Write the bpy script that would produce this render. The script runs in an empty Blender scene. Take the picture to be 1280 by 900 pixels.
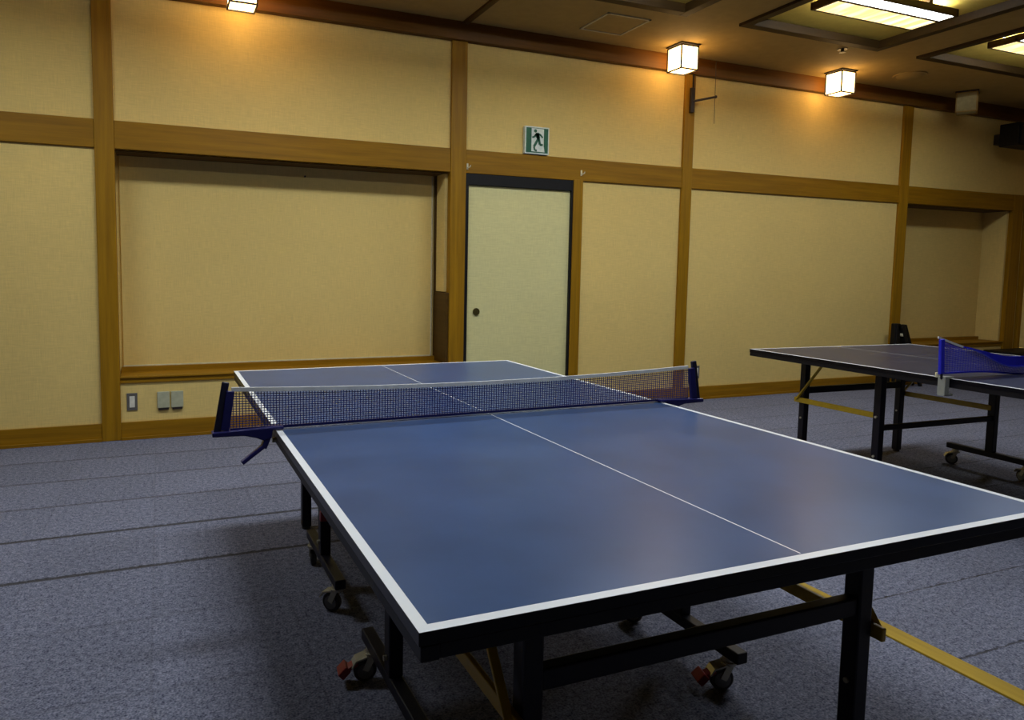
import bpy, bmesh, math, random
from mathutils import Vector, Matrix
random.seed(4)
scene = bpy.context.scene
col = scene.collection
PI = math.pi

# ------------------------------------------------------------------ materials
def lin(c):
    return tuple(((v/255)/12.92 if v/255 <= .04045 else ((v/255+.055)/1.055)**2.4) for v in c)

def newmat(name):
    m = bpy.data.materials.new(name); m.use_nodes = True
    nt = m.node_tree
    return m, nt, nt.nodes['Principled BSDF']

def setp(b, **k):
    for n, v in k.items():
        n = {'spec': 'Specular IOR Level', 'rough': 'Roughness', 'metal': 'Metallic', 'coat': 'Coat Weight',
             'coatr': 'Coat Roughness'}.get(n, n)
        if n in b.inputs: b.inputs[n].default_value = v

def plain(name, rgb, rough=.5, metal=0, spec=.5, var=.10, scale=30):
    m, nt, b = newmat(name)
    c = lin(rgb)
    tc = nt.nodes.new('ShaderNodeTexCoord'); nz = nt.nodes.new('ShaderNodeTexNoise')
    nz.inputs['Scale'].default_value = scale; nz.inputs['Detail'].default_value = 3
    nt.links.new(tc.outputs['Object'], nz.inputs['Vector'])
    rp = nt.nodes.new('ShaderNodeValToRGB')
    rp.color_ramp.elements[0].color = tuple(v*(1-var) for v in c)+(1,)
    rp.color_ramp.elements[1].color = tuple(min(1, v*(1+var)) for v in c)+(1,)
    rp.color_ramp.elements[0].position = .3; rp.color_ramp.elements[1].position = .7
    nt.links.new(nz.outputs['Fac'], rp.inputs['Fac']); nt.links.new(rp.outputs['Color'], b.inputs['Base Color'])
    setp(b, rough=rough, metal=metal, spec=spec)
    return m

def emit(name, rgb, strength, base=(.8, .78, .7)):
    m, nt, b = newmat(name)
    b.inputs['Base Color'].default_value = base+(1,)
    b.inputs['Emission Color'].default_value = tuple(rgb)+(1,)
    b.inputs['Emission Strength'].default_value = strength
    setp(b, rough=.6, spec=.2)
    return m

def wood(name, rgb, axis, rough=.5, spec=.22):
    m, nt, b = newmat(name)
    c = lin(rgb)
    tc = nt.nodes.new('ShaderNodeTexCoord'); mp = nt.nodes.new('ShaderNodeMapping')
    s = [38, 38, 38]; s[axis] = 1.6
    mp.inputs['Scale'].default_value = s
    nz = nt.nodes.new('ShaderNodeTexNoise'); nz.inputs['Scale'].default_value = 1; nz.inputs['Detail'].default_value = 6
    nz.inputs['Roughness'].default_value = .6
    nt.links.new(tc.outputs['Object'], mp.inputs['Vector']); nt.links.new(mp.outputs['Vector'], nz.inputs['Vector'])
    rp = nt.nodes.new('ShaderNodeValToRGB')
    rp.color_ramp.elements[0].color = (c[0]*.74, c[1]*.72, c[2]*.7, 1); rp.color_ramp.elements[0].position = .3
    rp.color_ramp.elements[1].color = (c[0]*1.18, c[1]*1.18, c[2]*1.15, 1); rp.color_ramp.elements[1].position = .72
    nt.links.new(nz.outputs['Fac'], rp.inputs['Fac']); nt.links.new(rp.outputs['Color'], b.inputs['Base Color'])
    bp = nt.nodes.new('ShaderNodeBump'); bp.inputs['Strength'].default_value = .08
    nt.links.new(nz.outputs['Fac'], bp.inputs['Height']); nt.links.new(bp.outputs['Normal'], b.inputs['Normal'])
    setp(b, rough=rough, spec=spec)
    return m

def paper(name, rgb, rough=.8):
    """woven wallpaper: faint vertical and horizontal threads plus soft blotches"""
    m, nt, b = newmat(name)
    c = lin(rgb)
    tc = nt.nodes.new('ShaderNodeTexCoord')
    def nz(scale, sc):
        mp = nt.nodes.new('ShaderNodeMapping'); mp.inputs['Scale'].default_value = sc
        n = nt.nodes.new('ShaderNodeTexNoise'); n.inputs['Scale'].default_value = scale; n.inputs['Detail'].default_value = 3
        nt.links.new(tc.outputs['Object'], mp.inputs['Vector']); nt.links.new(mp.outputs['Vector'], n.inputs['Vector'])
        return n.outputs['Fac']
    a = nz(1, (14, 14, 220)); h = nz(1, (200, 200, 10)); k = nz(1.2, (1, 1, 1))
    def mth(op, x, y):
        n = nt.nodes.new('ShaderNodeMath'); n.operation = op
        for i, v in enumerate((x, y)):
            if isinstance(v, (int, float)): n.inputs[i].default_value = v
            else: nt.links.new(v, n.inputs[i])
        return n.outputs[0]
    w = mth('ADD', a, h); t = mth('ADD', mth('MULTIPLY', w, .38), mth('MULTIPLY', k, .24))
    rp = nt.nodes.new('ShaderNodeValToRGB')
    rp.color_ramp.elements[0].color = tuple(v*.84 for v in c)+(1,); rp.color_ramp.elements[0].position = .3
    rp.color_ramp.elements[1].color = tuple(min(1, v*1.14) for v in c)+(1,); rp.color_ramp.elements[1].position = .7
    nt.links.new(t, rp.inputs['Fac']); nt.links.new(rp.outputs['Color'], b.inputs['Base Color'])
    bp = nt.nodes.new('ShaderNodeBump'); bp.inputs['Strength'].default_value = .12; bp.inputs['Distance'].default_value = .004
    nt.links.new(w, bp.inputs['Height']); nt.links.new(bp.outputs['Normal'], b.inputs['Normal'])
    setp(b, rough=rough, spec=.2)
    return m

def carpet():
    m, nt, b = newmat('carpet')
    N = nt.nodes.new; L = nt.links.new
    tc = N('ShaderNodeTexCoord'); sp = N('ShaderNodeSeparateXYZ'); L(tc.outputs['Object'], sp.inputs[0])
    def mth(op, *v):
        n = N('ShaderNodeMath'); n.operation = op
        for i, x in enumerate(v):
            if isinstance(x, (int, float)): n.inputs[i].default_value = x
            else: L(x, n.inputs[i])
        return n.outputs[0]
    X, Y = sp.outputs[0], sp.outputs[1]
    def noise(scale, detail=2, sc=(1, 1, 1)):
        mp = N('ShaderNodeMapping'); mp.inputs['Scale'].default_value = sc
        n = N('ShaderNodeTexNoise'); n.inputs['Scale'].default_value = scale; n.inputs['Detail'].default_value = detail
        L(tc.outputs['Object'], mp.inputs['Vector']); L(mp.outputs['Vector'], n.inputs['Vector'])
        return n.outputs['Fac']
    # pile fleck
    fine = noise(150, 2); mid = noise(48, 3); big = noise(2.2, 3)
    fl = mth('ADD', mth('MULTIPLY', fine, .62), mth('MULTIPLY', mid, .38))
    rp = N('ShaderNodeValToRGB')
    e = rp.color_ramp.elements
    e[0].position = .34; e[0].color = lin((56, 60, 80))+(1,)
    e[1].position = .66; e[1].color = lin((140, 142, 160))+(1,)
    L(fl, rp.inputs['Fac'])
    # 0.49 m carpet tiles, laid quarter turned: each tile a touch lighter or darker
    ty = mth('FLOOR', mth('DIVIDE', mth('SUBTRACT', Y, .915), .4887)); tx = mth('FLOOR', mth('DIVIDE', mth('SUBTRACT', X, 1.30), .4887))
    chk = mth('MODULO', mth('ABSOLUTE', mth('ADD', ty, tx)), 2)
    val = mth('ADD', mth('ADD', .93, mth('MULTIPLY', chk, .05)), mth('MULTIPLY', big, .16))
    # seams between tiles
    def seam(v, off, width, pitch=.4887):
        f = mth('FRACT', mth('DIVIDE', mth('SUBTRACT', v, off), pitch))
        d = mth('MULTIPLY', mth('MINIMUM', f, mth('SUBTRACT', 1, f)), pitch)
        n = N('ShaderNodeMapRange'); n.interpolation_type = 'SMOOTHSTEP'
        n.inputs['From Min'].default_value = width; n.inputs['From Max'].default_value = width*.3
        n.inputs['To Min'].default_value = 0; n.inputs['To Max'].default_value = 1
        L(d, n.inputs['Value']); return n.outputs['Result']
    wob = mth('MULTIPLY', mth('SUBTRACT', mid, .5), .022)
    left = mth('LESS_THAN', X, 1.28); right = mth('SUBTRACT', 1, left)
    Yw = mth('ADD', Y, wob)
    sL = mth('MULTIPLY', seam(Yw, .915, .021), left); sR = mth('MULTIPLY', seam(Yw, -.415, .006, .41), right)
    # only the rows from y = .9 on are really open and dirty
    dirty = mth('GREATER_THAN', Y, .80)
    dirty2 = mth('LESS_THAN', Y, 1.6)
    amt = mth('ADD', mth('ADD', .10, mth('MULTIPLY', dirty, .32)), mth('MULTIPLY', mth('MULTIPLY', dirty, dirty2), .36))
    sLx = mth('MULTIPLY', sL, amt); sRx = mth('MULTIPLY', sR, mth('MULTIPLY', noise(9, 2), 1.3))
    sV = mth('MULTIPLY', seam(mth('ADD', X, wob), 1.30, .005), .14)
    dirt = mth('MAXIMUM', mth('MAXIMUM', sLx, sRx), sV)
    vm = N('ShaderNodeVectorMath'); vm.operation = 'SCALE'; L(rp.outputs['Color'], vm.inputs[0]); L(val, vm.inputs['Scale'])
    mx = N('ShaderNodeMix'); mx.data_type = 'RGBA'
    L(dirt, mx.inputs['Factor']); L(vm.outputs[0], mx.inputs['A']); mx.inputs['B'].default_value = lin((48, 44, 34))+(1,)
    L(mx.outputs['Result'], b.inputs['Base Color'])
    bp = N('ShaderNodeBump'); bp.inputs['Strength'].default_value = .5; bp.inputs['Distance'].default_value = .006
    L(mth('SUBTRACT', fl, mth('MULTIPLY', dirt, .6)), bp.inputs['Height']); L(bp.outputs['Normal'], b.inputs['Normal'])
    setp(b, rough=.95, spec=.1)
    return m

def table_blue(name, half_w, y_net, y_end, rgb, lw=.02):
    """matt-gloss blue playing surface with painted white border and hair-thin centre line (object space = table space)"""
    m, nt, b = newmat(name)
    N = nt.nodes.new; L = nt.links.new
    tc = N('ShaderNodeTexCoord'); sp = N('ShaderNodeSeparateXYZ'); L(tc.outputs['Object'], sp.inputs[0])
    def mth(op, *v):
        n = N('ShaderNodeMath'); n.operation = op
        for i, x in enumerate(v):
            if isinstance(x, (int, float)): n.inputs[i].default_value = x
            else: L(x, n.inputs[i])
        return n.outputs[0]
    ax, ay = mth('ABSOLUTE', sp.outputs[0]), mth('ABSOLUTE', sp.outputs[1])
    inner = mth('LESS_THAN', ay, y_end-.0005)
    side = mth('GREATER_THAN', ax, half_w-lw)
    end = mth('GREATER_THAN', ay, y_end-lw)
    cl = mth('MULTIPLY', mth('LESS_THAN', ax, .0018), mth('MULTIPLY', mth('LESS_THAN', ay, y_end-lw-.004), mth('GREATER_THAN', ay, .012)))
    line = mth('MAXIMUM', mth('MAXIMUM', side, end), cl)
    geo = N('ShaderNodeNewGeometry')
    top = N('ShaderNodeSeparateXYZ'); L(tc.outputs['Normal'], top.inputs[0])
    line = mth('MULTIPLY', line, mth('GREATER_THAN', top.outputs[2], .5))
    nz = N('ShaderNodeTexNoise'); nz.inputs['Scale'].default_value = 5; nz.inputs['Detail'].default_value = 5
    L(tc.outputs['Object'], nz.inputs['Vector'])
    c = lin(rgb)
    rp = N('ShaderNodeValToRGB')
    rp.color_ramp.elements[0].color = tuple(v*.9 for v in c)+(1,); rp.color_ramp.elements[0].position = .35
    rp.color_ramp.elements[1].color = tuple(v*1.1 for v in c)+(1,); rp.color_ramp.elements[1].position = .65
    L(nz.outputs['Fac'], rp.inputs['Fac'])
    mx = N('ShaderNodeMix'); mx.data_type = 'RGBA'; L(line, mx.inputs['Factor']); L(rp.outputs['Color'], mx.inputs['A'])
    mx.inputs['B'].default_value = lin((232, 234, 238))+(1,)
    e = N('ShaderNodeMix'); e.data_type = 'RGBA'; L(mth('GREATER_THAN', top.outputs[2], .5), e.inputs['Factor'])
    e.inputs['A'].default_value = lin((13, 12, 20))+(1,); L(mx.outputs['Result'], e.inputs['B'])
    L(e.outputs['Result'], b.inputs['Base Color'])
    r2 = N('ShaderNodeMapRange'); r2.inputs['To Min'].default_value = .27; r2.inputs['To Max'].default_value = .30
    L(nz.outputs['Fac'], r2.inputs['Value']); L(r2.outputs['Result'], b.inputs['Roughness'])
    setp(b, spec=.2)
    return m

M = {}
M['paper'] = paper('woven_wallpaper', (224, 196, 122))
M['ceil'] = paper('ceiling_paper', (165, 140, 86))
M['coffer'] = paper('olive_coffer_paper', (196, 170, 78))
M['woodx'] = wood('oak_horizontal', (147, 105, 12), 0)
M['woodz'] = wood('oak_vertical', (152, 110, 14), 2)
M['woody'] = wood('oak_along_room', (142, 100, 16), 1)
M['cornice'] = wood('brown_cornice', (104, 66, 16), 0)
M['darkwood'] = wood('dark_brown_wood', (80, 56, 16), 0)
M['darkwoody'] = wood('dark_brown_wood_along', (80, 56, 16), 1)
M['rim'] = wood('dark_coffer_rim', (58, 40, 13), 0, rough=.6)  # wood colour deepened to stand for shade where skirts shield the tubes
M['strip'] = wood('yellow_floor_track', (168, 138, 38), 1, rough=.55)
M['carpet'] = carpet()
M['door'] = paper('pale_door_paper', (218, 210, 152))
M['black'] = plain('black_lacquer', (11, 9, 11), .55, spec=.3)
M['navy'] = plain('navy_black_steel', (17, 14, 26), .45, spec=.3)
M['apron'] = plain('black_table_rim', (14, 12, 20), .5, spec=.3)
M['yellow'] = plain('yellow_steel', (182, 150, 22), .45)
M['chrome'] = plain('zinc_steel', (200, 194, 172), .25, metal=.5)
M['red'] = plain('red_plastic', (140, 26, 26), .45)
M['rubber'] = plain('grey_caster_rubber', (58, 56, 54), .6)
M['netblue'] = plain('navy_net_steel', (24, 24, 88), .4)
M['netpost'] = plain('dark_net_post', (22, 20, 44), .45)
M['mesh'] = plain('dark_blue_netting', (42, 50, 124), .8)
M['mesh2'] = plain('bright_blue_netting', (52, 58, 190), .8)
M['tapeblue'] = plain('bright_blue_tape', (30, 34, 205), .7)
M['tapelight'] = plain('light_blue_cord', (80, 88, 220), .7)
M['white'] = plain('white_tape', (226, 226, 222), .7)
M['plate'] = plain('grey_switch_plate', (96, 92, 88), .5)
M['rocker'] = plain('white_rocker', (222, 218, 204), .5)
M['outlet'] = plain('pale_green_outlet', (176, 176, 148), .55)
M['green'] = plain('exit_sign_green', (22, 92, 62), .5)
M['signwhite'] = plain('exit_sign_white', (214, 222, 214), .5)
M['brass'] = plain('dark_brass', (92, 80, 40), .4, metal=.6)
M['hook'] = plain('pale_metal_hook', (214, 206, 176), .4)
M['shade_off'] = plain('unlit_lamp_paper', (172, 164, 120), .7)
M['iron'] = plain('dark_iron', (40, 30, 26), .5)
M['grey'] = plain('grey_clamp', (150, 152, 146), .5)
M['hub'] = plain('grey_wheel_hub', (112, 112, 108), .35)
M['edge'] = plain('pale_panel_edge', (206, 196, 160), .6)
M['lamp'] = emit('lit_lamp_paper', (1.0, .60, .22), 6.5)
M['tube'] = emit('fluorescent_tube', (.88, .95, 1), 60)
M['lens'] = emit('fluorescent_diffuser', (.92, .97, 1), 6)

def reflector_glow():  # reflector lit by the tubes: glow and reflected streaks painted as emission
    m, nt, b = newmat('cream_reflector_glow')
    tc = nt.nodes.new('ShaderNodeTexCoord'); mp = nt.nodes.new('ShaderNodeMapping'); mp.inputs['Scale'].default_value = (7, 1.5, 1)
    mp.inputs['Rotation'].default_value = (0, 0, .5)
    nz = nt.nodes.new('ShaderNodeTexNoise'); nz.inputs['Scale'].default_value = 1.6; nz.inputs['Detail'].default_value = 3
    nt.links.new(tc.outputs['Object'], mp.inputs[0]); nt.links.new(mp.outputs[0], nz.inputs['Vector'])
    rp = nt.nodes.new('ShaderNodeValToRGB')
    rp.color_ramp.elements[0].color = (.80, .55, .20, 1); rp.color_ramp.elements[0].position = .42
    rp.color_ramp.elements[1].color = (1.5, 1.25, .75, 1); rp.color_ramp.elements[1].position = .72
    nt.links.new(nz.outputs['Fac'], rp.inputs['Fac']); nt.links.new(rp.outputs['Color'], b.inputs['Emission Color'])
    b.inputs['Emission Strength'].default_value = 1.1
    b.inputs['Base Color'].default_value = (.8, .75, .6, 1)
    return m
M['cream'] = reflector_glow()

# ------------------------------------------------------------------ mesh helpers
class B:
    def __init__(s): s.bm = bmesh.new()
    def _tag(s, vs, i):
        for f in {f for v in vs for f in v.link_faces}: f.material_index = i
    def box(s, x0, x1, y0, y1, z0, z1, mi=0):
        r = bmesh.ops.create_cube(s.bm, size=1)
        for v in r['verts']:
            v.co = Vector(((x0+x1)/2+v.co.x*(x1-x0), (y0+y1)/2+v.co.y*(y1-y0), (z0+z1)/2+v.co.z*(z1-z0)))
        s._tag(r['verts'], mi); return s
    def _frame(s, p, q, up=(0, 0, 1)):
        p, q = Vector(p), Vector(q); d = (q-p); l = d.length; d.normalize()
        u = Vector(up)
        if abs(d.dot(u)) > .98: u = Vector((1, 0, 0))
        x = u.cross(d).normalized(); y = d.cross(x)
        return p, q, l, Matrix((x, y, d)).transposed()
    def bar(s, p, q, w, h, mi=0, up=(0, 0, 1)):
        """box from p to q: w sideways, h upwards"""
        p, q, l, R = s._frame(p, q, up)
        r = bmesh.ops.create_cube(s.bm, size=1)
        for v in r['verts']:
            v.co = (p+q)/2 + R @ Vector((v.co.x*w, v.co.y*h, v.co.z*l))
        s._tag(r['verts'], mi); return s
    def cyl(s, p, q, r0, r1=None, seg=20, mi=0):
        p, q, l, R = s._frame(p, q)
        r1 = r0 if r1 is None else r1
        r = bmesh.ops.create_cone(s.bm, cap_ends=True, segments=seg, radius1=r0, radius2=r1, depth=l)
        for v in r['verts']: v.co = (p+q)/2 + R @ v.co
        s._tag(r['verts'], mi); return s
    def ball(s, c, r, mi=0):
        t = bmesh.ops.create_uvsphere(s.bm, u_segments=14, v_segments=8, radius=r)
        for v in t['verts']: v.co += Vector(c)
        s._tag(t['verts'], mi); return s
    def prism(s, pts, axis, a, b, mi=0):
        """polygon pts in the plane normal to axis, extruded from a to b"""
        def P(p, t):
            c = list(p); c.insert(axis, t); return Vector(c)
        lo = [s.bm.verts.new(P(p, a)) for p in pts]; hi = [s.bm.verts.new(P(p, b)) for p in pts]
        n = len(pts); fs = [s.bm.faces.new(lo), s.bm.faces.new(hi[::-1])]
        for i in range(n): fs.append(s.bm.faces.new((lo[i], hi[i], hi[(i+1) % n], lo[(i+1) % n])))
        for f in fs: f.material_index = mi
        bmesh.ops.recalc_face_normals(s.bm, faces=fs)
        return s
    def path(s, pts, r, seg=8, mi=0):
        for a, b in zip(pts[:-1], pts[1:]): s.cyl(a, b, r, seg=seg, mi=mi)
        for p in pts[1:-1]: s.ball(p, r, mi)
        return s
    def build(s, name, mats, parent=None, bevel=0, smooth=False):
        me = bpy.data.meshes.new(name); s.bm.to_mesh(me); s.bm.free()
        if not isinstance(mats, (list, tuple)): mats = [mats]
        for m in mats: me.materials.append(m)
        o = bpy.data.objects.new(name, me); col.objects.link(o)
        if parent: o.parent = parent
        if bevel:
            md = o.modifiers.new('bevel', 'BEVEL'); md.width = bevel; md.segments = 2; md.limit_method = 'ANGLE'; md.angle_limit = .7
        if smooth:
            for p in me.polygons: p.use_smooth = True
            if hasattr(me, 'set_sharp_from_angle'): me.set_sharp_from_angle(angle=.7)
        return o

def tag(o, label=None, cat=None, group=None, kind=None):
    for k, v in (('label', label), ('category', cat), ('group', group), ('kind', kind)):
        if v: o[k] = v
    return o
def thing(name, loc, label, cat, group=None, rz=0, kind=None):
    o = bpy.data.objects.new(name, None); col.objects.link(o)
    o.empty_display_size = .1; o.location = loc; o.rotation_euler = (0, 0, rz)
    return tag(o, label, cat, group, kind)
def struct(b, name, mats, label, cat, bevel=0):
    return tag(b.build(name, mats, None, bevel), label, cat, None, 'structure')
def copy_tree(o, parent=None):
    c = o.copy(); col.objects.link(c); c.parent = parent
    for ch in list(o.children):
        if ch.type != 'LIGHT': copy_tree(ch, c)
    return c

# ------------------------------------------------------------------ the room shell
XL, XR, YN, YF, ZC = -4.2, 9.06, -5.2, 3.375, 3.33      # paper face of far wall at YF; column faces at 3.348
struct(B().box(XL-.1, XR+.2, YN-.1, 3.9, -.06, 0), 'floor', M['carpet'], 'blue grey carpet tile floor with dark seams', 'floor')

# coffers of the ceiling
CX = [(-3.15, -1.55), (-1.0, .6), (1.42, 2.80), (3.40, 4.97), (5.55, 7.12)]
CY = [(.96, 2.40), (-1.2, .2), (-3.36, -1.96)]
xs = sorted({XL-.1, XR+.2, *[v for c in CX for v in c]}); ys = sorted({YN-.1, 3.9, *[v for c in CY for v in c]})
def coffer(x, y): return any(a <= x <= b for a, b in CX) and any(a <= y <= b for a, b in CY)
ZT = 3.375
b = B()
for x0, x1 in zip(xs[:-1], xs[1:]):
    for y0, y1 in zip(ys[:-1], ys[1:]):
        if not coffer((x0+x1)/2, (y0+y1)/2): b.box(x0, x1, y0, y1, ZC, ZT+.04, 0)
        else: b.box(x0, x1, y0, y1, ZT, ZT+.04, 1)
struct(b, 'ceiling', [M['ceil'], M['coffer']], 'dim tan papered ceiling with square recessed coffers', 'ceiling')

A0, A1, B0, B1, C0, C1, D0, D1, E0, E1 = -1.503, -1.376, 1.197, 1.338, 3.624, 3.742, 6.690, 6.836, 8.758, 8.945
Z1, Z2 = 2.100, 2.297      # lintel beam
b = B()
b.box(XL, XR, YF, 3.9, Z2-.05, ZC)                           # upper panels
b.box(XL, A1-.03, YF, 3.9, 0, Z2)                            # left of the left post
b.box(A1-.03, B0+.03, YF, 3.9, 0, .43)                       # below the left alcove
b.box(A1-.03, B0+.03, 3.66, 3.9, .40, Z2)                    # alcove back
b.box(A1-.03, B0+.03, YF, 3.9, Z1, Z2)                       # alcove top
b.box(B0+.03, 1.345, YF, 3.9, 0, Z2)
b.box(1.345, 2.42, YF, 3.9, 2.06, Z2)                        # above door
b.box(1.345, 2.42, 3.46, 3.9, 0, 2.06)                       # wall behind the sliding door
b.box(2.42, D1-.03, YF, 3.9, 0, Z2)
b.box(D1-.03, E0+.03, YF, 3.9, 0, .43)
b.box(D1-.03, E0+.03, 3.68, 3.9, .40, Z2)
b.box(D1-.03, E0+.03, YF, 3.9, Z1, Z2)
b.box(E0+.03, XR, YF, 3.9, 0, Z2)
struct(b, 'wall_far', M['paper'], 'beige woven papered wall behind the tables with two alcoves', 'wall')
struct(B().box(XL-.1, XL, YN, 3.9, 0, ZC), 'wall_left', M['darkwoody'], 'unseen wall at the left end, dark wood added to cut bounced light', 'wall')  # out of view; dark finish invented to lower the bounce fill
struct(B().box(XR, XR+.1, YN, 3.9, 0, ZC), 'wall_right', M['paper'], 'beige papered wall at the right end', 'wall')
struct(B().box(XL-.1, XR+.1, YN-.1, YN, 0, ZC), 'wall_near', M['darkwood'], 'unseen wall behind the viewer, dark wood added to cut bounced light', 'wall')  # also unseen, kept dark so less light bounces back under the table

n = 0
def trim(b, mat, label, cat='trim', bevel=.004):
    global n; n += 1
    return struct(b, 'trim_%d' % n, mat, label, cat, bevel)
def post(x0, x1, label, z1=3.20): return trim(B().box(x0, x1, 3.348, 3.42, 0, z1), M['woodz'], label, 'post')
post(A0, A1, 'oak post left of the large alcove')
post(B0, B1, 'oak post between the large alcove and the door')
post(C0, C1, 'oak post carrying the dark iron bracket')
post(D0, D1, 'oak post left of the dim right alcove')
trim(B().box(E0, E1, 3.348, 3.42, 0, Z2), M['woodz'], 'dark oak post at the right end of the dim alcove', 'post')
trim(B().box(9.0, XR, 3.335, 3.42, 0, 3.2), M['woodz'], 'narrow oak post in the far right corner', 'post')
trim(B().box(2.405, 2.505, 3.350, 3.42, 0, Z1+.01), M['woodz'], 'slim oak post right of the pale door', 'post')
for x0, x1, lab in ((XL, A0, 'oak lintel beam left of the left post'), (A1, B0, 'oak lintel beam over the large alcove'),
                    (B1, C0, 'oak lintel beam over the pale door under the exit sign'), (C1, D0, 'oak lintel beam on the wide blank panel'),
                    (D1, 9.0, 'oak lintel beam over the dim right alcove')):
    trim(B().box(x0, x1, 3.354, 3.42, Z1, Z2), M['woodx'], lab, 'beam')
trim(B().box(XL, XR, 3.315, 3.42, 3.180, ZC), M['cornice'], 'brown cornice where far wall meets ceiling', 'cornice')
b = B()
for x0, x1 in ((XL, A0), (A1, B0), (B1, 1.36), (2.505, C0), (C1, D0), (D1, E0), (E1, XR)): b.box(x0, x1, 3.355, 3.40, 0, .129)
for x0, x1 in ((XL, A0), (A1, B0), (2.505, C0), (C1, D0), (D1, E0), (E1, XR)): b.box(x0, x1, 3.338, 3.36, 0, .022)
struct(b, 'baseboard_far', M['woodx'], 'oak baseboard along the far wall', 'baseboard', .002)
# alcove sills, jambs and screens
for x0, x1, yb, lab in ((A1, B0, 3.66, 'large left'), (D1, E0, 3.68, 'dim right')):
    trim(B().box(x0, x1, 3.42, yb+.02, Z1-.006, Z1+.01), M['darkwood'], 'soffit of the %s alcove, darkened to stand for shade' % lab, 'soffit', .001)  # dark strips added to stand for the shade under the beams
def alcove(x0, x1, yb, lab):
    b = B().box(x0, x1, 3.350, yb, .455, .468).box(x0, x1, 3.362, 3.42, .418, .457).box(x0, x1, yb-.045, yb, .466, .506)
    trim(b, M['woodx'], 'stepped oak sill of the '+lab, 'sill', .002)
alcove(A1, B0, 3.655, 'large left alcove'); alcove(D1, E0, 3.675, 'dim right alcove')
trim(B().box(B0-.03, B0+.04, 3.36, 3.66, .468, 1.08).box(B0-.03, B0+.04, 3.615, 3.66, 1.08, Z1), M['darkwoody'], 'brown right jamb of the large left alcove', 'jamb')
trim(B().box(B0-.022, B0+.04, 3.425, 3.615, 1.085, Z1), M['paper'], 'papered strip hanging on the right jamb of the large alcove', 'jamb')
trim(B().box(A1+.012, B0-.05, 3.640, 3.662, .512, Z1-.002), M['paper'], 'plain beige panel at the back of the large alcove', 'panel')
trim(B().box(A1+.012, B0-.05, 3.634, 3.642, .506, .516).box(B0-.062, B0-.050, 3.634, 3.642, .506, Z1-.01), M['edge'], 'thin pale edging of the large alcove panel', 'edging', .001)
trim(B().box(E0-.03, E0+.03, 3.40, 3.68, .468, Z1), M['paper'], 'papered right return of the dim alcove', 'jamb')
# sliding door
d = struct(B().box(1.368, 2.392, 3.385, 3.425, .005, 2.004), 'door_1', M['door'], 'pale papered sliding door with round dark pull', 'door')
b = B().cyl((1.466, 3.388, .913), (1.466, 3.376, .913), .030, seg=28).cyl((1.466, 3.379, .913), (1.466, 3.373, .913), .033, .031, seg=28)
b.cyl((1.466, 3.374, .913), (1.466, 3.371, .913), .012, seg=16)
b.build('door_pull', M['brass'], d, smooth=True)
trim(B().box(1.338, 1.369, 3.357, 3.43, 0, 2.10).box(1.338, 2.405, 3.360, 3.43, 2.006, 2.10).box(2.388, 2.406, 3.357, 3.43, 0, 2.10),
     M['black'], 'black lacquered frame around the pale sliding door', 'door frame', .002)
# partition track: yellow strip in the floor, groove in the ceiling
trim(B().box(1.272, 1.352, -5.1, 3.34, -.01, .007), M['strip'],
     'worn yellow wooden track strip set in the carpet', 'floor track', .002)
trim(B().box(1.275, 1.325, 2.0, 3.32, 3.31, 3.34), M['darkwoody'], 'dark partition track on the ceiling above the post', 'ceiling track')
# wooden rims of the coffers
names = ['second coffer left of the ceiling track', 'coffer just left of the ceiling track', 'coffer just right of the ceiling track', 'large lit coffer', 'right hand lit coffer']
for i, (x0, x1) in enumerate(CX):
    for j, (y0, y1) in enumerate(CY):
        t, zb = .080, ZC-.024
        b = B().box(x0-.03, x0+t-.03, y0-.03, y1+.03, zb, ZT).box(x1-t+.03, x1+.03, y0-.03, y1+.03, zb, ZT)
        b.box(x0+t-.03, x1-t+.03, y0-.03, y0+t-.03, zb, ZT).box(x0+t-.03, x1-t+.03, y1-t+.03, y1+.03, zb, ZT)
        trim(b, M['rim'], 'dark wooden rim of the '+names[i]+(', row by the far wall', ', middle row', ', row behind the viewer')[j], 'coffer rim')

# ------------------------------------------------------------------ ceiling things
def fixture(cx, cy):
    t = thing('ceiling_light', (cx, cy, 3.272), 'x', 'ceiling light', 'fluorescent lights in the ceiling coffers')
    L, W = .565, .185
    b = B()
    b.box(-L, L, W-.018, W, 0, .055).box(-L, L, -W, -W+.018, 0, .055).box(-L, -L+.03, -W, W, 0, .055).box(L-.03, L, -W, W, 0, .055)
    b.box(-L, L, -.056, -.030, 0, .055)
    b.box(-L+.3, -L+.34, -W, W, .05, .104).box(L-.34, L-.3, -W, W, .05, .104)
    b.build('frame', M['darkwood'], t, .003)
    B().box(-L+.03, L-.03, -.030, W-.018, .003, .010).build('diffuser', M['cream'], t)['label'] = 'cream reflector strip with painted glow and streaks'  # stands for the tube-lit reflector, with its own painted glow
    B().box(-L+.03, L-.03, -W+.018, -.056, .003, .010).build('diffuser', M['lens'], t)['label'] = 'bright white diffuser strip'
    for y in (-.09, .09):
        B().cyl((-L+.06, y, .068), (L-.06, y, .068), .008, seg=12).build('tube', M['tube'], t, smooth=True)
    return t
first = None
LAMP_W = 15
FX = [(-2.35, 1.66), (-.2, 1.66), (2.08, 1.66), (4.08, 1.67), (6.235, 1.71), (-.2, -.5), (2.08, -.5)]
rowname = {1.66: 'row by the far wall', 1.67: '', 1.71: '', -.5: 'middle row', -2.66: 'row behind the viewer'}
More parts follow.
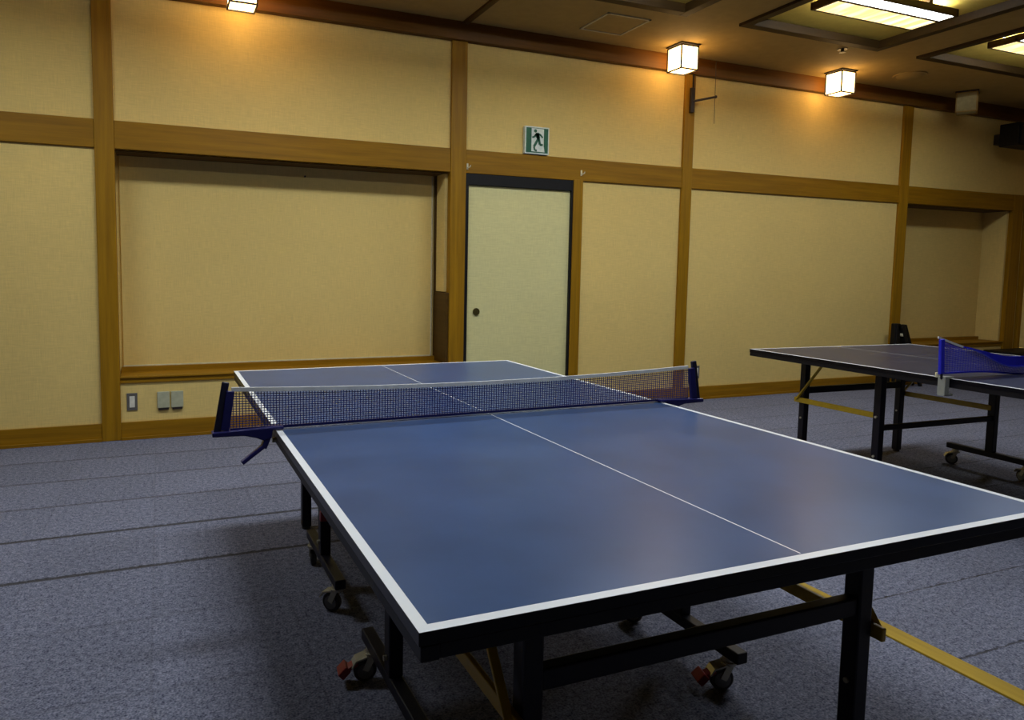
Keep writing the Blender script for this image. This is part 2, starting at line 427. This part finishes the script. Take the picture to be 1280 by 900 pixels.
for x, y in FX:
    t = fixture(x, y) if first is None else copy_tree(first)
    first = first or t
    t.location = (x, y, 3.272)
    # the tubes' light, thrown down through the louvre
    ld = bpy.data.lights.new('louvre_light', 'AREA'); ld.shape = 'RECTANGLE'; ld.size = 1.05; ld.size_y = .30
    ld.color = (.86, .94, 1); ld.energy = LAMP_W * (.6 if x > 6 else .9 if x < -2 else .88 if x > 3 else .4 if x > 1 and y < 0 else 1.25 if y < 0 else 1.0); ld.spread = math.radians(166)
    lo = bpy.data.objects.new('louvre_light', ld); col.objects.link(lo); lo.parent = t; lo.location = (0, 0, -.004)
    k = min(range(5), key=lambda i: abs(sum(CX[i])/2-x))
    t['label'] = {3: 'lit fluorescent light in the large coffer nearest the hanging cube lamps', 4: 'lit fluorescent light cut by the right edge of the photo'}.get(k, '') \
        if y in (1.67, 1.71) else 'lit light in the %s, %s' % (names[k], rowname[y])

def cube_lamp(lit):
    t = thing('cube_ceiling_lamp', (0, 0, ZC), 'x', 'ceiling lamp', 'cube lamps along the far wall')
    s, h = .093, .207
    fm = M['iron'] if lit else M['ceil']
    B().box(-.108, .108, -.108, .108, -.010, 0).box(-s+.012, s-.012, -s+.012, s-.012, -.020, -.008).build('ceiling_plate', M['iron'], t, .002)
    B().box(-s+.003, s-.003, -s+.003, s-.003, -h-.014, -.020).build('lamp_shade', M['lamp'] if lit else M['shade_off'], t)
    f = B(); w = .0055
    for x in (-1, 1):
        for y in (-1, 1):
            f.box(x*s-w, x*s+w, y*s-w, y*s+w, -h-.018, -.018)
    for z in (-h-.018, -.022):
        for v in (-1, 1):
            f.box(-s, s, v*s-w, v*s+w, z-w, z+w).box(v*s-w, v*s+w, -s, s, z-w, z+w)
    f.build('frame', fm, t)
    return t
lab = ['lit cube lamp over the large alcove, cut by the top of the photo', 'lit cube lamp above the dark iron bracket', 'lit cube lamp in front of the large lit coffer',
       'unlit cube lamp near the black loudspeaker']
for i, x in enumerate((-.52, 3.35, 5.34, 7.31)):
    t = cube_lamp(i < 3); t.location = (x, 3.08, ZC); t['label'] = lab[i]
    if i == 3: t.rotation_euler.z = math.radians(30)

t = thing('ceiling_access_panel', (2.45, 2.855, ZC), 'square access hatch in the ceiling with thin pale rim', 'access panel')
B().box(-.19, .19, -.19, .19, -.004, 0).build('hatch', M['ceil'], t)
b = B()
for v in (-1, 1): b.box(-.208, .208, v*.2-.008, v*.2+.008, -.009, 0).box(v*.2-.008, v*.2+.008, -.208, .208, -.009, 0)
b.build('rim', M['edge'], t)
o = B().cyl((0, 0, 0), (0, 0, -.010), .155, .15, seg=36).cyl((0, 0, -.010), (0, 0, -.028), .125, .09, seg=36).build('ceiling_vent', M['ceil'], smooth=True)
o.location = (6.08, 2.88, ZC); tag(o, 'flat round disc vent on the ceiling left of the unlit cube lamp', 'vent')
o = B().cyl((0, 0, 0), (0, 0, -.008), .045, seg=24).cyl((0, 0, -.008), (0, 0, -.03), .014, seg=12).cyl((0, 0, -.03), (0, 0, -.034), .03, seg=16).build('sprinkler_head', M['iron'], smooth=True)
o.location = (4.72, 2.56, ZC+.004); tag(o, 'small dark sprinkler head on the ceiling by the large lit coffer', 'sprinkler')

# ------------------------------------------------------------------ things on the wall
t = thing('exit_sign', (2.008, YF, 2.302), 'green and white running man exit sign above the door', 'exit sign')
S, H = .121, .238
B().box(-S, S, -.040, 0, 0, H).build('housing', M['signwhite'], t, .003)
B().box(-S+.012, S-.012, -.0415, -.038, .012, H-.012).build('green_face', M['green'], t)
def su(px, py): return ((px-262)/405*.218-.109, .012+(705-(py-(px-262)*.075))/480*.214)
def sbar(b, p, q, w, y=-.0435): a, c = su(*p), su(*q); b.bar((a[0], y, a[1]), (c[0], y, c[1]), .001, w, up=(0, 1, 0)) if False else b.bar((a[0], y, a[1]), (c[0], y, c[1]), w, .001, up=(0, 1, 0))
dp = [su(*p) for p in ((358, 240), (585, 262), (585, 590), (605, 712), (358, 690))]
B().prism(dp, 1, -.0425, -.0405).build('door_symbol', M['signwhite'], t)
b = B()
h = su(428, 297); b.cyl((h[0], -.0425, h[1]), (h[0], -.0440, h[1]), .0145, seg=20)
for p, q, w in (((440, 350), (490, 440), .030), ((470, 350), (480, 430), .026), ((435, 352), (500, 358), .016), ((440, 358), (405, 415), .014), ((405, 415), (370, 420), .013), ((500, 358), (540, 395), .014),
                ((540, 395), (562, 432), .013), ((485, 440), (405, 600), .019), ((405, 600), (418, 668), .014), ((418, 665), (458, 680), .014), ((490, 430), (512, 562), .019), ((508, 566), (568, 570), .016)):
    sbar(b, p, q, w*1.2)
b.build('running_figure', M['green'], t)

for x, lab in ((-1.300, 'grey plate with white rocker switch low on the wall beside the left post'), (3.915, 'grey plate with white rocker switch low on the wall right of the bracket post')):
    t = thing('wall_switch', (x, YF, .278), lab, 'switch', 'low wall switches')
    B().box(-.036, .036, -.008, 0, -.064, .064).build('plate', M['plate'], t, .002)
    B().box(-.018, .018, -.012, -.006, -.042, .042).build('rocker', M['rocker'], t, .002)
for x, lab in ((-1.086, 'pale square floor-level outlet cover nearer the grey switch'), (-.990, 'pale square floor-level outlet cover nearer the table net')):
    t = thing('wall_outlet', (x, YF, .277), lab, 'outlet', 'outlet covers below the large alcove')
    B().box(-.043, .043, -.014, 0, -.056, .066).build('cover', M['outlet'], t, .003)
    B().box(-.036, .036, -.016, 0, -.070, -.058).build('slot', M['iron'], t)
for x, z, lab in ((1.350, 2.150, 'small pale hook on the lintel beam at the left corner of the door'), (2.482, 2.165, 'small pale hook on the lintel beam at the right corner of the door')):
    yb = 3.354
    t = thing('wall_hook', (x, yb, z), lab, 'hook', 'hooks on the beam over the door')
    B().box(-.008, .008, -.006, 0, -.022, .03).build('back_plate', M['hook'], t, .002)
    B().path([(0, -.004, .0), (0, -.022, -.008), (.014, -.032, .0), (.016, -.034, .014)], .004).build('prong', M['hook'], t, smooth=True)
o = B().cyl((0, 0, 0), (0, -.03, 0), .005, seg=10).ball((0, -.03, 0), .008).build('wall_nail', M['iron'], smooth=True)
o.location = (.02, 3.640, 2.02); tag(o, 'small dark nail on the back panel of the large alcove', 'nail')
# iron bracket with arm and hanging cord
t = thing('wall_bracket', (3.690, 3.348, 2.93), 'dark iron bracket with projecting arm near the top of the post', 'bracket')
B().box(-.022, .022, -.028, 0, -.11, .12).build('mounting_plate', M['iron'], t, .003)
B().box(.010, .022, -.015, 0, .10, .27).build('conduit', M['iron'], t)
B().cyl((.01, -.02, -.005), (.16, -.155, .022), .011, seg=12).ball((.16, -.155, .022), .015).build('arm', M['iron'], t, smooth=True)
o = B().cyl((3.845, 3.195, 2.70), (3.835, 3.19, 3.28), .0025, seg=6).build('hanging_cord', M['iron'])
tag(o, 'thin dark cord hanging from the ceiling past the end of the iron arm', 'cord')

# loudspeaker in the far right corner
t = thing('loudspeaker', (8.36, 3.14, 2.80), 'black box loudspeaker on the wall high in the right corner', 'loudspeaker')
B().box(-.26, .30, -.16, .05, 0, .26).build('cabinet', M['black'], t, .008)
B().box(-.235, .275, -.172, -.158, .02, .24).build('grille', M['navy'], t, .004)
B().box(-.10, .02, -.176, -.171, .038, .060).build('badge', M['chrome'], t)['label'] = 'pale badge strip'
B().box(-.05, .05, .045, .235, .07, .19).build('wall_mount', M['iron'], t, .003)

# ------------------------------------------------------------------ table tennis table
def caster(parent, x, y, brake, turn=0):
    """swivel caster under a foot bar; parts of the table with wheel and brake below it"""
    c = bpy.data.objects.new('caster', None)
    m = B()
    ca, sa = math.cos(turn), math.sin(turn)
    def P(u, v, z): return (x+u*ca-v*sa, y+u*sa+v*ca, z)
    m.cyl((x, y, .106), (x, y, .088), .020, seg=18)
    m.cyl((x, y, .092), (x, y, .080), .026, .022, seg=18)
    for s in (-1, 1):
        m.bar(P(s*.017, .0, .086), P(s*.017, .022, .038), .022, .004, up=(ca, sa, 0))
    m.bar(P(-.02, .004, .086), P(.02, .004, .086), .03, .006)
    m.bar(P(0, .012, .084), P(0, .052, .072), .044, .006).bar(P(0, .050, .074), P(0, .064, .052), .044, .005)
    fork = m.build('caster', M['chrome'], parent, .001)
    w = B().cyl(P(-.012, .022, .036), P(.012, .022, .036), .036, seg=28).build('wheel', M['rubber'], fork, .004, smooth=True)
    B().cyl(P(-.0145, .022, .036), P(.0145, .022, .036), .025, seg=22).build('hub', M['hub'], fork, smooth=True)
    if brake:
        B().bar(P(0, .045, .062), P(0, .086, .042), .034, .012).bar(P(0, .076, .054), P(0, .100, .030), .052, .024).build('brake_lever', M['red'], fork, .003)['label'] = 'red brake lever'
    return fork

def make_table(loc, rz, label, top_rgb, uy, brakes, ley, latch):
    t = thing('table_tennis_table', loc, label, 'table', None, rz)
    HW, HL, ZT_ = .7625, 1.37, .76
    mt = table_blue('blue_table_top_'+str(int(uy*100)), HW, 0, HL, top_rgb)
    for s in (-1, 1):
        y0, y1 = (.003, HL) if s > 0 else (-HL, -.003)
        top = B().box(-HW, HW, y0, y1, ZT_-.022, ZT_).build('table_top', mt, t, .0015)
        # steel rim under the board
        f = B(); zr0, zr1 = ZT_-.047, ZT_-.022
        f.box(-HW+.003, -HW+.033, y0, y1, zr0, zr1).box(HW-.033, HW-.003, y0, y1, zr0, zr1)
        ye = s*HL
        f.box(-HW+.033, HW-.033, min(ye-s*.003, ye-s*.033), max(ye-s*.003, ye-s*.033), zr0, zr1)
        f.box(-HW+.033, HW-.033, min(s*.006, s*.036), max(s*.006, s*.036), zr0, zr1)
        f.box(-HW+.033, HW-.033, min(s*.70, s*.73), max(s*.70, s*.73), zr0, zr1)
        f.build('rim', M['apron'], top, .002)
        # end legs, cross bar
        ly = s*ley
        for x in (-1, 1):
            lg = B().box(x*.45-.0225, x*.45+.0225, ly-.0225, ly+.0225, .012, ZT_-.046).build('leg', M['navy'], t, .005)
            B().cyl((x*.45, ly, 0), (x*.45, ly, .014), .021, seg=16).build('foot_cap', M['rubber'], lg, smooth=True)
            B().cyl((x*.45-.0-.027, ly, .30), (x*.45+.027, ly, .30), .007, seg=10).build('bolt', M['chrome'], lg, smooth=True)
        B().box(-.4275, .4275, ly-.016, ly+.016, .468, .512).build('leg_cross_bar', M['navy'], t, .004)
        # yellow folding linkage
        for x in (-1, 1):
            X = x*.487
            B().bar((X, ly+s*.045, .423), (X, s*(uy+.0), .430), .014, .034).build('link_bar', M['yellow'], t, .003)
            B().bar((X+x*.013, ly+s*.02, .425), (X+x*.013, ly-s*.215, ZT_-.03), .010, .020, up=(1, 0, 0)).build('brace', M['yellow'], t, .002)
        # rolling carriage
        for x in (-1, 1):
            X = x*.505
            up = B().box(X-.021, X+.021, s*uy-.024, s*uy+.024, .140, ZT_-.046).build('upright', M['navy'], t, .004)
            for z in (.19, .43):
                B().cyl((X-x*.0, s*uy+.0, z), (X+x*.030, s*uy, z), .008, seg=10).build('bolt', M['chrome'], up, smooth=True)
            B().box(X-.02, X+.02, s*uy-.275, s*uy+.275, .106, .142).build('foot_bar', M['navy'], t, .004)
            for k, dy in enumerate((-.22, .22)):
                br = (s, x, k) in brakes
                caster(t, X, s*uy+dy, br, {True: brakes.get((s, x, k), 0)}.get(br, .5*x*(1 if k else -1)+.3))
        B().box(-.484, .484, s*uy-.014, s*uy+.014, .345, .378).build('carriage_cross_bar', M['navy'], t, .004)
        if latch and s > 0:
            B().box(-.530, -.486, s*uy-.046, s*uy-.022, .285, .325).build('latch', M['red'], t, .004)['label'] = 'small red latch'
    return t

T1 = make_table((0, 0, 0), 0, 'large blue table tennis table in the foreground with white border lines', (56, 79, 120), .455,
                {(-1, -1, 1): 1.45, (-1, 1, 0): 1.25, (-1, -1, 0): 1.6}, 1.13, True)
T2 = make_table((3.374, .05, 0), -math.radians(2.4), 'second table tennis table standing at the right near the far wall', (44, 49, 72), .57,
                {}, 1.18, False)

# ------------------------------------------------------------------ the nets
def netting(name, x0, x1, ztop, zbot, y, pitch, th, mat, parent, yoff=lambda x, v: 0):
    """square netting of thin strands between two curves"""
    b = B(); bm = b.bm
    nx = int((x1-x0)/pitch); nz = 15
    def pt(x, v): return Vector((x, y+yoff(x, v), zbot(x)+(ztop(x)-zbot(x))*v))
    def strip(ps, side):
        # square tube of side th along ps
        rings = []
        for p in ps:
            o = [Vector((-1, 0, 0)) if side == 'x' else Vector((0, 0, -1)), Vector((0, 1, 0))]
            a, c = o[0]*th/2, o[1]*th/3
            rings.append([bm.verts.new(p+q) for q in (a+c, a-c, -a-c, -a+c)])
        for r0, r1 in zip(rings[:-1], rings[1:]):
            for i in range(4): bm.faces.new((r0[i], r0[(i+1) % 4], r1[(i+1) % 4], r1[i]))
    for i in range(nx+1):
        x = x0+(x1-x0)*i/nx
        strip([pt(x, k/4) for k in range(5)], 'x')
    for k in range(nz+1):
        strip([pt(x0+(x1-x0)*i/40, k/nz) for i in range(41)], 'z')
    bmesh.ops.recalc_face_normals(bm, faces=bm.faces)
    return b.build(name, mat, parent)

def ribbon(name, x0, x1, zc, h, y, t, mat, parent, seg=40, yo=lambda x: 0):
    """flat woven tape following a curve"""
    b = B(); bm = b.bm; rings = []
    for i in range(seg+1):
        x = x0+(x1-x0)*i/seg; z = zc(x); hh = h(x) if callable(h) else h; yy = y+yo(x)
        rings.append([bm.verts.new((x, yy-t, z-hh/2)), bm.verts.new((x, yy+t, z-hh/2)), bm.verts.new((x, yy+t, z+hh/2)), bm.verts.new((x, yy-t, z+hh/2))])
    for r0, r1 in zip(rings[:-1], rings[1:]):
        for i in range(4): bm.faces.new((r0[i], r0[(i+1) % 4], r1[(i+1) % 4], r1[i]))
    bm.faces.new(rings[0]); bm.faces.new(rings[-1][::-1])
    bmesh.ops.recalc_face_normals(bm, faces=bm.faces)
    return b.build(name, mat, parent)

t = thing('table_tennis_net', (0, 0, .76), 'taut dark blue net with white top tape across the foreground table', 'net')
zt = lambda x: .109+.021*(x/.89)**2
zb = lambda x: .010
netting('netting', -.900, .890, lambda x: zt(x), zb, 0, .0095, .0023, M['mesh'], t)
ribbon('top_tape', -.895, .885, lambda x: zt(x)+.006, .013, 0, .003, M['white'], t)
ribbon('bottom_cord', -.9, .89, lambda x: zb(x)-.001, .008, 0, .004, M['netblue'], t)
for s in (-1, 1):
    # leaning post with its sleeve
    p = B().bar((s*.940, 0, -.002), (s*.912, 0, .160), .022, .014, up=(0, 1, 0)).build('post', M['netpost'], t, .003)
    B().bar((s*.917, -.004, .008), (s*.899, -.004, .132), .016, .026, up=(1, 0, 0)).build('sleeve', M['netblue'], p, .002)
    # curved bracket reaching over the table edge
    top = [(s*.955, .004), (s*.740, .014)]
    prof = [(s*.955, .006), (s*.738, .013), (s*.738, .003), (s*.757, .002), (s*.772, .002), (s*.776, -.024), (s*.800, -.030), (s*.822, -.020), (s*.86, -.010), (s*.955, -.008)]
    cl = B().prism(prof, 1, -.022, .022).build('clamp', M['netblue'], t, .003)
    b = B().bar((s*.786, -.006, -.020), (s*.800, -.006, -.055), .018, .03, up=(0, 1, 0))
    b.bar((s*.790, -.010, -.042), (s*.868, -.018, -.096), .013, .020, up=(0, 1, 0))
    b.build('clamp_handle', M['netblue'], cl, .003)
    B().cyl((s*.772, 0, -.034), (s*.745, 0, -.034), .009, seg=12).build('clamp_screw', M['chrome'], cl, smooth=True)

t = thing('table_tennis_net', (3.374, .05, .76), 'slack bright blue net sagging across the second table', 'net', None, -math.radians(2.4))
def sm(a, b_, x):
    k = max(0, min(1, (x-a)/(b_-a))); return k*k*(3-2*k)
def zt2(x):
    u = abs(x)
    d = .83-u
    if d < .18: return .208-.28*d
    return .158-.075*sm(.15, .55, d)
def zb2(x): return .026-.030*sm(.25, .75, .83-abs(x))
netting('netting', -.825, .825, zt2, zb2, 0, .0085, .0026, M['mesh2'], t, lambda x, v: .015*math.sin(x*7)*v)
ribbon('white_tape', -.835, -.640, lambda x: zt2(x), .011, 0, .003, M['white'], t, 14, lambda x: .015*math.sin(x*7))['label'] = 'white end of the top tape'
ribbon('white_tape', .640, .835, lambda x: zt2(x), .011, 0, .003, M['white'], t, 14, lambda x: .015*math.sin(x*7))['label'] = 'white end of the top tape'
ribbon('twisted_tape', -.640, .640, lambda x: zt2(x)-.3*(.004+.026*sm(.28, .5, .83-abs(x))), lambda x: .008+.044*sm(.25, .55, .83-abs(x)), -.004, .003, M['tapeblue'], t, 50, lambda x: .015*math.sin(x*7))
ribbon('fold_cord', -.62, .62, lambda x: zt2(x)-.006-.032*sm(.24, .5, .83-abs(x)), .005, -.010, .003, M['tapelight'], t, 50, lambda x: .015*math.sin(x*7))
ribbon('bottom_cord', -.825, .825, lambda x: zb2(x), .008, 0, .003, M['tapeblue'], t, 40)
for s in (-1, 1):
    p = B().bar((s*.800, 0, -.004), (s*.818, 0, .20), .009, .009).build('post', M['netpost'], t, .002)
    B().bar((s*.812, -.004, .024), (s*.822, -.004, .200), .026, .016, up=(0, 1, 0)).build('sleeve', M['tapeblue'], p, .003)
    c = B().box(min(s*.735, s*.800), max(s*.735, s*.800), -.02, .02, .001, .009).box(min(s*.768, s*.800), max(s*.768, s*.800), -.02, .02, -.085, .003)
    c.box(min(s*.735, s*.800), max(s*.735, s*.800), -.018, .018, -.090, -.078)
    c = c.build('clamp', M['grey'], t, .003); c['label'] = 'pale grey clamp'
    B().cyl((s*.790, .030, .002), (s*.790, .030, .026), .010, seg=14).build('clamp_knob', M['hook'], c, smooth=True)

# ------------------------------------------------------------------ things by the far right wall
t = thing('folding_chair', (6.72, 3.16, 0), 'black half-folded chair standing by the wall post at the dim alcove', 'chair')
B().bar((-.115, .06, 0), (-.085, .08, .735), .030, .03).bar((-.115, .13, 0), (-.085, .12, .735), .030, .03).build('rear_frame', M['black'], t, .006)
B().box(-.118, -.030, .07, .13, .36, .735).box(-.11, .068, .07, .12, .655, .722).build('backrest', M['black'], t, .01)
B().bar((.330, .05, 0), (.058, .09, .715), .030, .036).bar((.330, .14, 0), (.058, .12, .715), .030, .036).build('front_leg', M['black'], t, .006)
B().bar((.20, .08, .06), (-.02, .10, .70), .11, .055, up=(1, 0, .34)).build('seat', M['black'], t, .008)
B().cyl((-.022, .08, .605), (-.022, .05, .605), .016, seg=12).build('hinge', M['hook'], t, smooth=True)['label'] = 'pale hinge disc'

t = thing('equipment_case', (8.62, 3.12, 0), 'low black case on the floor in the far right corner by the alcove', 'case')
B().box(-.36, .36, -.16, .16, .012, .30).build('case_body', M['black'], t, .012)
B().box(-.365, .365, -.165, .165, .303, .385).build('lid', M['black'], t, .014)
B().path([(-.08, -.168, .20), (-.08, -.195, .19), (.08, -.195, .19), (.08, -.168, .20)], .008).build('handle', M['iron'], t, smooth=True)
for x in (-.24, .24): B().box(x-.025, x+.025, -.172, -.16, .27, .34).build('catch', M['chrome'], t, .003)

# ------------------------------------------------------------------ camera, world, output look
cam = bpy.data.cameras.new('camera'); co = bpy.data.objects.new('camera', cam); col.objects.link(co)
px, py, pz, yaw, pitch, roll, F = -1.09632, -2.28802, 1.27811, .3869, -.08293, .0133, 888.72927
cx_, cy_ = 561.413, 410.776
cy, sy, cp, sp = math.cos(yaw), math.sin(yaw), math.cos(pitch), math.sin(pitch)
f = Vector((sy*cp, cy*cp, sp)); r = Vector((cy, -sy, 0)); u = r.cross(f)
r2 = math.cos(roll)*r+math.sin(roll)*u; u2 = -math.sin(roll)*r+math.cos(roll)*u
mw = Matrix((r2, u2, -f)).transposed().to_4x4(); mw.translation = (px, py, pz)
co.matrix_world = mw
cam.sensor_width = 36; cam.lens = F/1280*36
cam.shift_x = (640-cx_)/1280; cam.shift_y = -(450-cy_)/1280
cam.clip_start = .02
scene.camera = co
w = bpy.data.worlds.new('world'); scene.world = w; w.use_nodes = True
w.node_tree.nodes['Background'].inputs['Color'].default_value = (.02, .02, .025, 1)
w.node_tree.nodes['Background'].inputs['Strength'].default_value = 1
vs = scene.view_settings
vs.view_transform = 'Standard'; vs.look = 'None'; vs.gamma = 1; vs.use_curve_mapping = False
vs.exposure = 0.7
